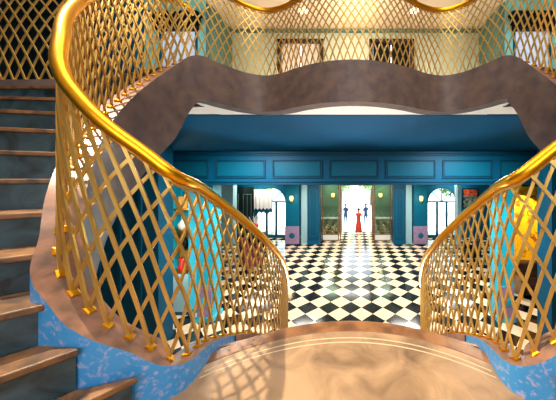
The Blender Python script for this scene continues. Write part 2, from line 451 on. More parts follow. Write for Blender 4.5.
# lobby ceiling, floor
m = MB(); ya, yb, za, zb = 3.18, 5.55, E+.862, E+.645
m.add([(-8,ya,za),(8,ya,za),(8,yb,zb),(-8,yb,zb),(-8,ya,za+.03),(8,ya,za+.03),(8,yb,zb+.03),(-8,yb,zb+.03)],
      [(0,1,2,3),(4,7,6,5),(0,4,5,1),(1,5,6,2),(2,6,7,3),(3,7,4,0)]); struct(m.build('ceiling_under_gallery', M['teal_ceil']))
m = MB(); m.box(-8,8,5.9,16,E-.14,E-.10); struct(m.build('ceiling_lobby', M['paleblue']))
fl = MB(); fl.box(-8,8,-3,15.2,-.05,0); struct(fl.build('floor', M['floor']))
# floor mapping uses object coordinates = world coordinates

# side and rear walls
for sx, nm in ((-1,'left'),(1,'right')):
    m = MB(); x = sorted((sx*8, sx*8.1)); m.box(x[0],x[1],-3,15.2,0,E+5.2); struct(m.build('wall_'+nm, M['teal']))
m = MB(); m.box(-8,8,-3.1,-3,0,E+5.2); struct(m.build('wall_back', M['cream']))
m = MB(); m.box(-8,8,-3,6.6,E+5.15,E+5.2); struct(m.build('ceiling_stairwell', M['white']))

# beam with panels
YBM = 5.55
beam = thing('panelled_beam', (0,YBM,E-.155), 'long teal beam with rectangular moulded panels spanning above the chequered floor', 'beam')
m = MB(); m.box(-8,8,YBM,YBM+.35,E-.15,E+.64); m.build('beam_body', M['teal'], beam)
m = MB(); m.box(-8,8,YBM-.06,YBM,E+.575,E+.63); m.box(-8,8,YBM-.03,YBM,E+.53,E+.575); m.build('cornice', M['teal_dark'], beam, bevel=.01)
m = MB(); m.box(-8,8,YBM-.05,YBM,E-.165,E-.115); m.box(-8,8,YBM-.025,YBM,E-.10,E-.075); m.build('lower_moulding', M['teal_dark'], beam, bevel=.006)
for k in range(-5, 6):
    cx = -.034 + k*1.362; w2 = .60
    m = MB(); m.frame(cx-w2,cx+w2,E+.0,E+.44,YBM-.03,YBM,.024); m.frame(cx-w2+.035,cx+w2-.035,E+.035,E+.405,YBM-.018,YBM,.018)
    p = m.build('moulded_panel', M['teal_dark'], beam, bevel=.004)
    m = MB(); m.box(cx-w2+.055,cx+w2-.055,YBM-.008,YBM,E+.055,E+.385); m.build('panel_field', M['teal_panel'], p)
m = MB(); m.box(-8,8,YBM,YBM+.35,E+.64,E+1.31); struct(m.build('wall_lobby_header', M['teal']))

# pilasters
def sconce(x, y, z, where, r=1.0, group=None):
    root = thing('wall_sconce', (x, y, z), where, 'wall lamp', group)
    m = MB(); m.lathe((x, y-.02, z-.16), [(.02,0),(.05,.02),(.05,.26),(.02,.28)], 10); m.build('backplate', M['gold'], root, smooth=True)
    m = MB(); m.tube([(x,y-.02,z-.1),(x,y-.12,z-.14),(x,y-.15,z-.06)], .012, 6); m.build('arm', M['gold'], root)
    m = MB(); m.lathe((x, y-.15, z-.07), [(.05*r,0),(.085*r,.05),(.1*r,.2),(.07*r,.26)], 14); m.build('lamp_shade', M['lamp'], root, smooth=True)
    L = bpy.data.lights.new('sconce_light', 'POINT'); L.energy = 8; L.color = (1,.72,.4); L.shadow_soft_size = .08
    lo = bpy.data.objects.new('sconce_light', L); C.objects.link(lo); lo.location = (x, y-.42, z+.05)
for sx in (-1, 1):
    side = 'left' if sx < 0 else 'right'
    a, b = (-3.70,-3.02) if sx < 0 else (3.0,3.68)
    root = thing('pilaster', ((a+b)/2, 12.2, 0), 'teal pilaster with a pink base panel and a lit sconce, %s of the entrance' % side, 'pilaster')
    m = MB(); m.box(a,b,12.08,12.5,0,E-.14); m.build('shaft', M['teal_panel'], root)
    m = MB(); m.box(a-.03,b+.03,12.03,12.08,.05,.98); m.build('base_panel', M['pink'], root, bevel=.01)
    m = MB(); m.lathe((0,0,0), [(.13,0),(.15,.02),(.05,.04)], 8); o = m.build('rosette', M['teal_panel'], root)
    o.rotation_euler = (PI/2,0,0); o.location = ((a+b)/2-root.location.x, 12.03-12.2, .5); o.matrix_parent_inverse = Matrix()
    sconce((a+b)/2, 12.08, E-1.12, 'brass sconce glowing on the teal pilaster %s of the entrance doors' % side)
    # pale reveal and dark teal inner pier
    m = MB(); x = sorted((sx*2.95, sx*2.62)); m.box(x[0],x[1],12.3,12.5,0,E-.14); tag(m.build('slim_pier', M['paleblue'], bevel=.01), 'slim pale blue pier just inside the pilaster with the sconce, %s side' % side, 'pier')
    root = thing('inner_pier', (sx*2.2, 12.3, 0), 'dark teal panelled pier beside the glazed screen on the %s' % side, 'pier')
    m = MB(); x = sorted((sx*2.58, sx*1.98)); m.box(x[0],x[1],12.2,12.9,0,E-.14); m.build('shaft', M['teal_dark'], root)
    m = MB(); m.frame(x[0]+.1,x[1]-.1,.4,E-.6,12.17,12.2,.04); m.build('moulding', M['teal_panel'], root)
    m = MB(); m.box(x[0]-.02,x[1]+.02,12.15,12.92,0,.18); m.build('plinth', M['teal'], root)

# glazed screens of the vestibule
for sx in (-1, 1):
    side = 'left' if sx < 0 else 'right'
    x0, x1 = sorted((sx*1.93, sx*.98))
    root = thing('glazed_screen', ((x0+x1)/2, 12.9, 0), 'tall glass screen in a slim brown frame on the %s of the open doorway' % side, 'glass screen')
    m = MB(); m.frame(x0,x1,0,E-.3,12.86,12.92,.05); m.box(x0+.05,x1-.05,12.86,12.92,.33,.38); m.build('frame', M['wood'], root)
    m = MB(); m.box(x0+.05,x1-.05,12.885,12.895,.38,E-.35); m.build('pane', M['glassteal'], root)
    m = MB(); m.box(x0+.05,x1-.05,12.87,12.91,0,.33); m.build('kick_panel', M['ceramic'], root)
    sconce(sx*1.5, 14.78, E-1.15, 'sconce glowing behind the %s glass screen of the vestibule' % side, 1.3)
    # wall behind
    xa, xb = sorted((sx*.98, sx*3.4))
    m = MB(); m.box(xa,xb,14.8,14.95,0,E-.14); struct(m.build('wall_vestibule_'+side, M['greenwall']))
    root = thing('console_table', (sx*1.5, 14.5, 0), 'console table with a white marble top behind the %s glass screen' % side, 'table')
    xa, xb = sorted((sx*1.1, sx*2.4))
    m = MB(); m.box(xa,xb,14.3,14.75,.95,1.02); m.build('tabletop', M['ceramic'], root, bevel=.008)
    for px in (xa+.06, xb-.06):
        for py in (14.36, 14.68): m = MB(); m.tube([(px,py,0),(px,py,.95)], .025, 8); m.build('leg', M['gold'], root)
    # potted plant beside it
    px, py = sx*1.55, 13.6
    root = thing('flower_pot', (px, py, 0), 'terracotta pot of orange and green flowers on the floor behind the %s screen' % side, 'flower pot')
    m = MB(); m.lathe((px,py,0), [(.12,0),(.17,.25),(.2,.3),(.17,.3)], 14); m.build('pot', M['orange'], root, smooth=True)
    m = MB(); rg = random.Random(3+sx)
    for k in range(160):
        q = Vector((px,py,.5))+Vector((rg.gauss(0,.16),rg.gauss(0,.12),rg.gauss(0,.12))); s_ = .05
        d1 = Vector((rg.uniform(-1,1),rg.uniform(-1,1),rg.uniform(-1,1))).normalized()*s_; d2 = Vector((rg.uniform(-1,1),rg.uniform(-1,1),rg.uniform(-1,1))).normalized()*s_
        m.add([q-d1,q+d2,q+d1,q-d2],[(0,1,2,3)], 0 if rg.random()<.5 else 1)
    m.build('foliage', [M['leafdark'], M['amber']], root)
# door frame
root = thing('entrance_frame', (0,12.9,0), 'slim brown frame around the bright open entrance doorway', 'door frame')
for x in (-.93, .87):
    m = MB(); m.box(x,x+.06,12.84,12.94,0,E-.3); m.build('post', M['wood'], root)
m = MB(); m.box(-.87,.87,12.84,12.94,E-.42,E-.3); m.build('head', M['wood'], root)
# open leaves
for sx in (-1, 1):
    x = sx*.93
    root = thing('entrance_door', (x, 14.3, 0), 'open glass entrance door leaf standing edge-on at the %s of the doorway' % ('left' if sx<0 else 'right'), 'door')
    xs = sorted((x, x+sx*.05))
    m = MB(); m.box(xs[0],xs[1],14.0,14.06,0,2.9); m.box(xs[0],xs[1],14.72,14.78,0,2.9); m.box(xs[0],xs[1],14.06,14.72,2.82,2.9); m.box(xs[0],xs[1],14.06,14.72,0,.12); m.build('frame', M['wood'], root)
    m = MB(); m.box((xs[0]+xs[1])/2-.004,(xs[0]+xs[1])/2+.004,14.06,14.72,.12,2.82); m.build('pane', M['glass'], root)
    m = MB(); hx = xs[0]-.03 if sx > 0 else xs[1]+.03; m.tube([(hx,14.12,.95),(hx,14.12,1.25)], .012, 6); m.build('handle', M['gold'], root)
m = MB(); m.box(-.98,.98,14.8,14.95,E-.35,E-.14); struct(m.build('wall_vestibule_header', M['greenwall']))
for sx in (-1,1):
    xs = sorted((sx*3.4, sx*3.5)); m = MB(); m.box(xs[0],xs[1],12.5,14.8,0,E-.14); struct(m.build('wall_vestibule_side_'+('left' if sx<0 else 'right'), M['teal']))

# outer wall with arched windows
YW = 13.5
def arch_wall(xa, xb, cx, hw, zspr, ztop, zbot, nm):
    m = MB(); y0, y1 = YW, YW+.25
    m.box(xa, cx-hw, y0, y1, 0, E-.14); m.box(cx+hw, xb, y0, y1, 0, E-.14); m.box(cx-hw,cx+hw,y0,y1,0,zbot)
    n = 18; pts = [(cx+hw*math.cos(PI*k/n), zspr+(ztop-zspr)*math.sin(PI*k/n)) for k in range(n+1)]
    for (xp,zp),(xq,zq) in zip(pts, pts[1:]):
        m.add([(xp,y0,zp),(xq,y0,zq),(xq,y0,E-.14),(xp,y0,E-.14),(xp,y1,zp),(xq,y1,zq),(xq,y1,E-.14),(xp,y1,E-.14)],
              [(0,1,2,3),(4,7,6,5),(0,4,5,1),(2,6,7,3)])
    return struct(m.build(nm, M['teal_panel']))
def arch_window(cx, hw, zspr, ztop, zbot, nm):
    root = bpy.data.objects.new(nm, None); C.objects.link(root); root.location = (cx, YW+.12, 0); root['kind'] = 'structure'
    n = 20; m = MB()
    def ring(w0, w1, ya, yb, mm):
        po = [(cx+(hw-w0)*math.cos(PI*k/n), zspr+(ztop-zspr-w0)*math.sin(PI*k/n)) for k in range(n+1)]
        pi_ = [(cx+(hw-w1)*math.cos(PI*k/n), zspr+(ztop-zspr-w1)*math.sin(PI*k/n)) for k in range(n+1)]
        for k in range(n):
            a,b,c,d = po[k],po[k+1],pi_[k+1],pi_[k]
            mm.add([(a[0],ya,a[1]),(b[0],ya,b[1]),(c[0],ya,c[1]),(d[0],ya,d[1]),(a[0],yb,a[1]),(b[0],yb,b[1]),(c[0],yb,c[1]),(d[0],yb,d[1])],
                   [(0,1,2,3),(4,7,6,5),(0,4,5,1),(1,5,6,2),(2,6,7,3),(3,7,4,0)])
    ring(0,.07,YW+.02,YW+.12,m)
    m.box(cx-hw,cx-hw+.07,YW+.02,YW+.12,zbot,zspr); m.box(cx+hw-.07,cx+hw,YW+.02,YW+.12,zbot,zspr); m.box(cx-hw,cx+hw,YW+.02,YW+.12,zbot,zbot+.08)
    m.build('window_frame', M['teal_dark'], root)
    m = MB(); m.box(cx-hw+.07,cx+hw-.07,YW+.04,YW+.1,zspr-.02,zspr+.06)
    for q in (-.31, .31): m.box(cx+q*hw-.06,cx+q*hw+.06,YW+.04,YW+.1,zbot+.08,zspr-.02)
    m.box(cx-.02,cx+.02,YW+.05,YW+.09,zspr+.06,ztop-.06)
    for ang in (45, 135):
        c_, s_ = math.cos(math.radians(ang)), math.sin(math.radians(ang))
        m.tube([(cx,YW+.07,zspr+.03),(cx+c_*(hw-.05),YW+.07,zspr+s_*(ztop-zspr-.05))], .02, 6)
    m.build('mullion', M['teal_dark'], root)
    m = MB(); pts = [(cx+(hw-.05)*math.cos(PI*k/n), zspr+(ztop-zspr-.05)*math.sin(PI*k/n)) for k in range(n+1)]
    poly = [(cx-hw+.05, zbot+.05)] + [(cx+hw-.05, zbot+.05)] + pts
    m.add([(p[0],YW+.068,p[1]) for p in poly]+[(p[0],YW+.076,p[1]) for p in poly], [tuple(range(len(poly))), tuple(range(len(poly),2*len(poly)))[::-1]])
    m.build('pane', M['glass'], root)
CXR, HW = 5.0, .90
ZS, ZT, ZB = E-1.42, E-.52, .08
arch_wall(-8,-3.4,-CXR,HW,ZS,ZT,ZB,'wall_front_left'); arch_wall(3.4,8,CXR,HW,ZS,ZT,ZB,'wall_front_right')
arch_window(-CXR,HW,ZS,ZT,ZB,'window_1'); arch_window(CXR,HW,ZS,ZT,ZB,'window_2')

# ------------------------------------------------------------------ near columns and side pieces of the lobby
for sx in (-1, 1):
    side = 'left' if sx < 0 else 'right'
    x0, x1 = sorted((sx*3.47, sx*3.87)); 
    root = thing('square_column', ((x0+x1)/2, 5.7, 0), 'bright turquoise square column with a pink base panel, behind the %s balustrade' % side, 'column')
    m = MB(); m.box(x0,x1,5.62,5.98,0,E-.15); m.build('shaft', M['cyan'], root, bevel=.01)
    m = MB(); m.box(x0+.03,x1-.03,5.595,5.62,.12,.86); m.build('base_panel', M['pink'], root, bevel=.006)
    m = MB(); m.box(x0-.03,x1+.03,5.58,6.01,0,.12); m.build('plinth', M['cyan'], root, bevel=.006)
    m = MB(); m.lathe((0,0,0), [(.08,0),(.11,.02),(.03,.04)], 12); o = m.build('rosette', M['cyan'], root)
    o.rotation_euler = (PI/2,0,0); o.location = (0, 5.6-5.7, .5); o.matrix_parent_inverse = Matrix()
    # big dark teal pier
    x0, x1 = sorted((sx*4.02, sx*7.9))
    root = thing('wide_pier', ((x0+x1)/2, 4.8, 0), 'wide dark teal fluted pier close behind the %s balustrade' % side, 'pier')
    m = MB(); m.box(x0,x1,4.72,5.1,0,E+.68); m.build('shaft', M['teal_dark'], root)
    m = MB()
    k = 0
    while x0+.12+k*.42 < x1: m.box(x0+.12+k*.42,x0+.2+k*.42,4.69,4.72,.3,E+.5); k += 1
    m.build('fluting', M['teal_dark'], root, bevel=.01)
    m = MB(); m.box(x0-.02,x1,4.68,4.72,0,.25); m.build('plinth', M['teal'], root)
    # pale blue farther column
    xs = (5.3,5.48) if sx > 0 else (-7.05,-6.47)
    m = MB(); m.box(xs[0],xs[1],12.1,12.5,0,E-.14); tag(m.build('pale_column', M['paleblue'], bevel=.01), 'pale blue column under the far %s end of the panelled beam' % side, 'column')

# display cabinet left
root = thing('display_cabinet', (-4.51,6.1,0), 'tall turquoise open display cabinet with gilt shelves between dark pier and column', 'cabinet')
x0,x1,y0,y1 = -4.78,-4.24,5.9,6.3
m = MB(); m.box(x0,x0+.03,y0,y1,.08,3.4); m.box(x1-.03,x1,y0,y1,.08,3.4); m.box(x0,x1,y1-.03,y1,.08,3.4); m.box(x0,x1,y0,y1,3.37,3.42); m.build('body', M['cyan'], root)
m = MB(); m.box(x0+.03,x1-.03,y0,y0+.03,.08,1.05); m.build('door', M['paleblue'], root)
m = MB(); m.box(x0,x1,y0-.01,y1,0,.08); m.build('plinth', M['teal_dark'], root)
for z in (1.05, 1.62, 2.08, 2.68): m = MB(); m.box(x0+.03,x1-.03,y0,y1-.03,z,z+.035); m.build('shelf', M['gold'], root)
m = MB(); m.box(x0+.03,x1-.03,y1-.06,y1-.03,1.1,2.08); m.build('back_panel', M['amber'], root)
xc = -4.50
o = MB(); o.lathe((xc,6.05,2.116), [(.05,0),(.12,.06),(.13,.18),(.06,.28),(.04,.33),(.06,.37)], 16); 
tag(o.build('vase', M['ceramic'], smooth=True), 'white bellied ceramic vase on the third shelf of the turquoise cabinet', 'vase')
o = MB(); o.lathe((xc+.03,6.05,1.656), [(.06,0),(.08,.05),(.07,.2),(.03,.25),(.03,.3)], 16)
tag(o.build('bottle', M['black'], smooth=True), 'black bottle on the second shelf of the turquoise cabinet', 'bottle')
o = MB(); o.lathe((xc-.03,6.05,1.086), [(.09,0),(.11,.1),(.07,.22),(.09,.32)], 16)
tag(o.build('jar', M['red'], smooth=True), 'red jar on the lowest shelf of the turquoise cabinet', 'jar')
o = MB(); o.box(xc-.12,xc+.12,6.02,6.06,2.716,3.02); 
tag(o.build('framed_picture', M['amber'], bevel=.008), 'small amber picture standing on the top shelf of the turquoise cabinet', 'picture')

# yellow painting right, on its own wall
m = MB(); m.box(4.5,8,7.5,7.6,0,E-.14); struct(m.build('wall_painting', M['teal_dark']))
root = thing('yellow_painting', (5.35,7.45,2), 'large yellow and brown painting glowing between turquoise column and dark pier', 'painting')
X0,X1,Z0,Z1 = 4.64,5.95,E-2.75,E-.28
m = MB(); m.frame(X0,X1,Z0,Z1,7.42,7.5,.07); m.build('frame', M['yellowframe'], root, bevel=.006)
m = MB(); m.box(X0+.07,X1-.07,7.46,7.5,Z0+.07,Z1-.07); m.build('canvas', M['yellow'], root)
# dark sofa under it
root = thing('sofa', (5.3,6.9,0), 'dark brown sofa on the chequered floor below the yellow painting', 'sofa')
m = MB(); m.box(4.75,7.2,6.55,7.3,.16,.44); m.build('seat', M['darkwood'], root, bevel=.03)
m = MB(); m.box(4.75,7.2,7.1,7.38,.44,.9); m.build('backrest', M['darkwood'], root, bevel=.05)
for x in (4.7, 7.05): m = MB(); m.box(x,x+.16,6.55,7.3,.16,.62); m.build('armrest', M['wood'], root, bevel=.03)
for x in (4.78, 7.1):
    for y in (6.62, 7.2): m = MB(); m.tube([(x,y,0),(x,y,.16)], .025, 8); m.build('leg', M['gold'], root)

# framed picture beyond the right arch window
root = thing('framed_picture', (6.7,13.4,2.5), 'framed picture with an orange sky over a dark ground, right of the arched window', 'picture')
X0,X1,Z0,Z1 = 6.15,7.05,E-1.75,E-.6
m = MB(); m.frame(X0,X1,Z0,Z1,13.4,13.48,.05); m.build('frame', M['black'], root)
m = MB(); m.box(X0+.05,X1-.05,13.43,13.48,Z1-.45,Z1-.05); m.build('sky_part', M['orange'], root)
m = MB(); m.box(X0+.05,X1-.05,13.43,13.48,Z0+.05,Z1-.45); m.build('ground_part', M['scene_dark'], root)

# dark folding screen / cabinet at far left with lattice of lines
root = thing('folding_screen', (-6.1,12.9,0), 'tall dark lacquer screen with pale arch lines beyond the left balustrade', 'screen')
for k in range(2):
    x = -7.9+k*.72+.7
    m = MB(); m.box(x,x+.7,12.95,13.0,0,E-.5); p = m.build('screen_leaf', M['darkgreen'], root)
    m = MB(); m.frame(x+.12,x+.58,.3,E-.9,12.93,12.95,.02); m.tube([(x+.35,12.94,.3),(x+.35,12.94,E-.9)], .01, 4); m.build('inlay', M['greenwall'], p)

# scalloped curtain valance over the left arch window
root = thing('scalloped_curtain', (-5.5,13.3,2.6), 'sheer white swagged curtain with a dark teal scalloped fringe over left arched window', 'curtain')
m = MB(); n = 48
for k in range(n):
    xa = -5.9+1.05*k/n; xb = -5.9+1.05*(k+1)/n
    def zz(x): return E-1.5-.55 + .10*abs(math.sin((x+5.9)*PI/.21)) 
    def yy(x): return 13.3+.03*math.sin((x+5.9)*30)
    for (yo, mi) in ((0, 0),):
        a0, b0 = (xa,yy(xa),zz(xa)+.22), (xb,yy(xb),zz(xb)+.22); a1, b1 = (xa,yy(xa),E-.7), (xb,yy(xb),E-.7)
        m.quad(a0,b0,b1,a1,0)
        m.quad((xa,yy(xa),zz(xa)),(xb,yy(xb),zz(xb)),b0,a0,1)
o = m.build('swag', [M['fabricwhite'], M['teal_dark']], root)
sm = o.modifiers.new('thick','SOLIDIFY'); sm.thickness = .008
m = MB(); m.tube([(-6.0,13.3,E-.68),(-4.8,13.3,E-.68)], .02, 8); m.build('rod', M['gold'], root)
# arrangement table
root = thing('round_table', (-4.85,11.2,0), 'low round table with a black cloth below the left arched window', 'table')
m = MB(); m.lathe((-4.85,11.2,0), [(.42,0),(.40,.3),(.45,.66),(.5,.72),(.5,.75)], 28); m.build('tablecloth', M['black'], root, smooth=False)
root = thing('flower_vase', (-4.85,11.2,.75), 'white vase holding a red bloom and white stems on the black round table', 'vase')
m = MB(); m.lathe((-4.85,11.2,.75), [(.08,0),(.13,.1),(.06,.26),(.09,.32)], 14); m.build('vase_body', M['ceramic'], root, smooth=True)
m = MB(); rg = random.Random(9)
for k in range(26):
    a = rg.uniform(0,2*PI); r_ = rg.uniform(.1,.38); m.tube([(-4.85,11.2,1.0),(-4.85+r_*.5*math.cos(a),11.2+r_*.5*math.sin(a),1.3),(-4.85+r_*math.cos(a),11.2+r_*math.sin(a),1.35+rg.uniform(.1,.4))], .012, 4)
m.build('stems', M['fabricwhite'], root)
m = MB(); m.lathe((-4.83,11.05,1.1), [(.03,0),(.12,.05),(.15,.13),(.1,.2),(.02,.22)], 10); m.build('bloom', M['coral'], root, smooth=True)

# armchairs
def armchair(x, y, rz, label, mt):
    root = thing('armchair', (x,y,0), label, 'armchair')
    def b(nm, x0,x1,y0,y1,z0,z1, m_, bv=.03):
        m = MB(); m.box(x0+x,x1+x,y0+y,y1+y,z0,z1); return m.build(nm, m_, root, bevel=bv)
    b('seat',-.3,.3,-.3,.3,.28,.46,mt,.05); b('backrest',-.33,.33,.24,.38,.4,1.0,mt,.06)
    b('armrest',-.4,-.3,-.28,.3,.3,.64,mt); b('armrest',.3,.4,-.28,.3,.3,.64,mt)
    for lx in (-.3,.3):
        for ly in (-.22,.26): m = MB(); m.tube([(x+lx,y+ly,0),(x+lx,y+ly,.3)], .02, 8); m.build('leg', M['black'], root)
    root.rotation_euler = (0,0,rz)
    return root
armchair(-3.85,8.6,2.2,'dark red velvet armchair beyond the left balustrade, nearer the turquoise column', M['darkred'])
armchair(-4.45,9.8,1.6,'dark red velvet armchair behind the left balustrade, nearer the dark screen', M['darkred'])
armchair(4.7,9.6,-1.8,'black armchair on chequered floor behind the right balustrade', M['black'])

# ------------------------------------------------------------------ people in the doorway
def person(x, y, h, label, cloth, legs_m, hair_m, dress=False, yaw=0):
    root = thing('person', (x,y,0), label, 'person')
    s = h/1.75; V = []; R_ = []; Ed = []
    def a(p, r, par=None):
        V.append((p[0]*s, p[1]*s, p[2]*s)); R_.append(r*s)
        if par is not None: Ed.append((par, len(V)-1))
        return len(V)-1
    pel = a((0,0,.95), .14); wa = a((0,0,1.12), .12, pel); ch = a((0,0,1.32), .15, wa); nk = a((0,0,1.48), .055, ch); a((0,-.01,1.56), .07, nk)
    hd = a((0,-.01,1.64), .095, len(V)-1); a((0,0,1.70), .075, hd)
    for sg in (-1,1):
        sh = a((sg*.17,0,1.42), .06, ch); el = a((sg*.24,.02,1.14), .045, sh); wr = a((sg*.24,-.06,.9), .03, el)
        hn = a((sg*.24,-.08,.82), .032, wr); a((sg*.24,-.09,.75), .018, hn)
        hp = a((sg*.09,0,.88), .095, pel); kn = a((sg*.11,-.02*sg,.5), .062, hp); an = a((sg*.12,.03,.09), .042, kn); a((sg*.13,-.12,.045), .038, an)
    me = bpy.data.meshes.new('body'); me.from_pydata(V, Ed, []); o = bpy.data.objects.new('body', me); C.objects.link(o); o.parent = root
    sk = o.modifiers.new('skin','SKIN'); 
    for i, r_ in enumerate(R_): me.skin_vertices[0].data[i].radius = (r_, r_*.8)
    me.skin_vertices[0].data[0].use_root = True
    ss = o.modifiers.new('sub','SUBSURF'); ss.levels = 1; ss.render_levels = 1
    m, nt, b_ = node_mat('person_colours_'+label[:8].replace(' ','_'))
    # colour by body height: legs, jacket, skin
    tc = nt.nodes.new('ShaderNodeTexCoord'); sp = nt.nodes.new('ShaderNodeSeparateXYZ'); nt.links.new(tc.outputs['Object'], sp.inputs[0])
    cr = nt.nodes.new('ShaderNodeValToRGB'); cr.color_ramp.interpolation = 'CONSTANT'
    mr = nt.nodes.new('ShaderNodeMath'); mr.operation = 'DIVIDE'; mr.inputs[1].default_value = h
    nt.links.new(sp.outputs['Z'], mr.inputs[0]); nt.links.new(mr.outputs[0], cr.inputs[0])
    e = cr.color_ramp.elements; e[0].position = 0; e[0].color = srgb('#1b1a20'); e[1].position = .045; e[1].color = legs_m
    q = e.new(.5); q.color = cloth; q = e.new(.845); q.color = srgb('#b07a5c')
    nt.links.new(cr.outputs[0], b_.inputs['Base Color']); b_.inputs['Roughness'].default_value = .8
    me.materials.append(m)
    hm = MB(); hm.lathe((0,.015*s,1.66*s), [(.088*s,-.03*s),(.1*s,.03*s),(.09*s,.08*s),(.04*s,.115*s)], 12)
    hh = hm.build('hair', M['hair']); hh.parent = root
    if dress:
        dm = MB(); dm.lathe((0,0,0), [(.25*s,.12*s),(.2*s,.6*s),(.15*s,.95*s),(.13*s,1.1*s),(.17*s,1.3*s),(.15*s,1.42*s),(.07*s,1.46*s)], 18)
        dd = dm.build('dress', M['coral'], smooth=True); dd.parent = root
    root.rotation_euler = (0,0,yaw)
    return root
person(.12, 14.55, 1.58, 'person in a long coral red dress standing in the bright doorway', srgb('#d8483c'), srgb('#b07a5c'), 0, True, PI)
person(-.80, 16.6, 1.66, 'person in a blue suit at the left of the bright doorway', srgb('#1f3c68'), srgb('#24406c'), 0, False, 2.6)
person(.64, 16.6, 1.66, 'person in a blue suit at the right of the doorway, behind the red dress', srgb('#1f3c68'), srgb('#24406c'), 0, False, -2.6)

# ------------------------------------------------------------------ outside
m = MB(); m.box(-40,40,15.2,60,-.06,-.01); struct(m.build('ground', M['paving']))
def tree(x, y, h, r, label, mt):
    root = thing('tree', (x,y,0), label, 'tree')
    m = MB(); m.tube([(x,y,-.02),(x+.05,y,h*.35),(x,y,h*.7)], [.16,.12,.07], 8); m.build('trunk', M['bark'], root)
    m = MB(); rg = random.Random(int(x*10+y))
    for k in range(1500):
        d = Vector((rg.gauss(0,1),rg.gauss(0,1),rg.gauss(0,1))).normalized()*r*rg.uniform(.5,1)
        q = Vector((x,y,h*.68))+Vector((d.x,d.y,d.z*.8)); s_ = .16
        d1 = Vector((rg.uniform(-1,1),rg.uniform(-1,1),rg.uniform(-1,1))).normalized()*s_; d2 = d1.cross(Vector((rg.uniform(-1,1),rg.uniform(-1,1),rg.uniform(-1,1)))).normalized()*s_
        m.add([q-d1,q+d2*.6,q+d1,q-d2*.6],[(0,1,2,3)])
    m.build('crown', mt, root)
tree(-2.2,27,5.0,2.0,'pale green tree outside, above the person on the left of the doorway',M['leaf'])
tree(1.8,30,5.4,2.2,'pale green tree outside, above the right half of the doorway',M['leaf'])
tree(-10.5,24,4.6,2.0,'green tree outside the left arched window',M['leaf'])
tree(10.4,24,4.6,2.2,'green tree outside the right arched window',M['leafdark'])
root = thing('low_building', (0,36,0), 'pale low building far outside the entrance doorway', 'building')
m = MB(); m.box(-14,14,36,40,-.02,3.0); m.build('wall', M['house'], root)
m = MB(); m.box(-14.3,14.3,35.7,40.3,3.0,3.25); m.build('roof', M['paving'], root)
for k in range(-5,6): m = MB(); m.frame(k*2.4-.5,k*2.4+.5,.9,2.3,35.95,36,.07); p = m.build('window', M['paving'], root); m = MB(); m.box(k*2.4-.43,k*2.4+.43,35.97,36,.97,2.23); m.build('pane', M['paleblue'], p)

# ------------------------------------------------------------------ upper gallery room
YB = 6.0; HB = E+3.84
def up_wall(m, x0, x1, z1=HB): m.box(x0,x1,YB,YB+.1,ZG,z1)
m = MB()
D1 = (-2.0,-.86); D2 = (.38,1.48); DT = E+3.56
up_wall(m,-3.2,D1[0]); up_wall(m,D1[1],D2[0]); up_wall(m,D2[1],3.2)
m.box(D1[0],D1[1],YB,YB+.1,DT,HB); m.box(D2[0],D2[1],YB,YB+.1,DT,HB)
struct(m.build('wall_gallery_back', M['creamwall']))
m = MB(); m.box(-3.2,3.2,5.9,6.0,HB-.08,HB-.02); struct(m.build('trim_2', M['greenwall'], bevel=.02))
m = MB(); m.box(-3.25,3.25,3.9,6.1,HB,HB+.08); struct(m.build('ceiling_gallery', M['cream']))
for sx in (-1,1):
    side = 'left' if sx<0 else 'right'
    x = sorted((sx*3.2, sx*3.3)); m = MB(); m.box(x[0],x[1],5.1,6.1,ZG,HB+.05); struct(m.build('wall_gallery_'+side, M['greenwall']))
    # aqua wall facing the well, with a window
    y = 5.2; wx0, wx1 = sorted((sx*3.55+.0, sx*4.4)); wz0, wz1 = E+2.0, E+3.45
    m = MB(); xa, xb = sorted((sx*3.3, sx*4.75))
    m.box(xa,wx0,y,y+.12,ZG,E+5.15); m.box(wx1,xb,y,y+.12,ZG,E+5.15); m.box(wx0,wx1,y,y+.12,ZG,wz0); m.box(wx0,wx1,y,y+.12,wz1,E+5.15)
    struct(m.build('wall_landing_'+side, M['aqua']))
    root = thing('window_blind', ((wx0+wx1)/2,y,wz0), 'white slatted blind under a black pelmet in the aqua wall on the upper %s' % side, 'blind')
    m = MB()
    for k in range(22): 
        z = wz0+.02+k*.062; m.add([(wx0+.04,y+.03,z),(wx1-.04,y+.03,z),(wx1-.04,y,z+.066),(wx0+.04,y,z+.066),(wx0+.04,y+.034,z+.002),(wx1-.04,y+.034,z+.002),(wx1-.04,y+.004,z+.068),(wx0+.04,y+.004,z+.068)],
                                  [(0,1,2,3),(4,7,6,5),(0,4,5,1),(2,6,7,3),(0,3,7,4),(1,5,6,2)])
    m.build('slats', M['blind'], root)
    m = MB(); m.box(wx0-.08,wx1+.08,y-.14,y,wz1-.02,wz1+.14); m.box(wx0-.04,wx1+.04,y-.10,y,wz1-.16,wz1-.02); m.box(wx0-.12,wx1+.12,y-.18,y,wz1+.14,wz1+.2); m.build('pelmet', M['black'], root, bevel=.012)
    m = MB(); m.frame(wx0,wx1,wz0-.04,wz1,y-.02,y+.06,.045); m.build('window_frame', M['teal_dark'], root)
    xa, xb = sorted((sx*4.75, sx*5.6)); m = MB(); m.box(xa,xb,5.0,5.3,ZG,E+5.15); struct(m.build('wall_teal_'+side, M['teal_dark']))
    xa, xb = sorted((sx*5.6, sx*8)); m = MB(); m.box(xa,xb,4.9,5.2,ZG,E+5.15); struct(m.build('wall_dark_'+side, M['darkgreen']))
m = MB(); m.box(-3.3,3.3,3.9,4.0,HB,E+5.15); struct(m.build('wall_ceiling_drop', M['cream']))
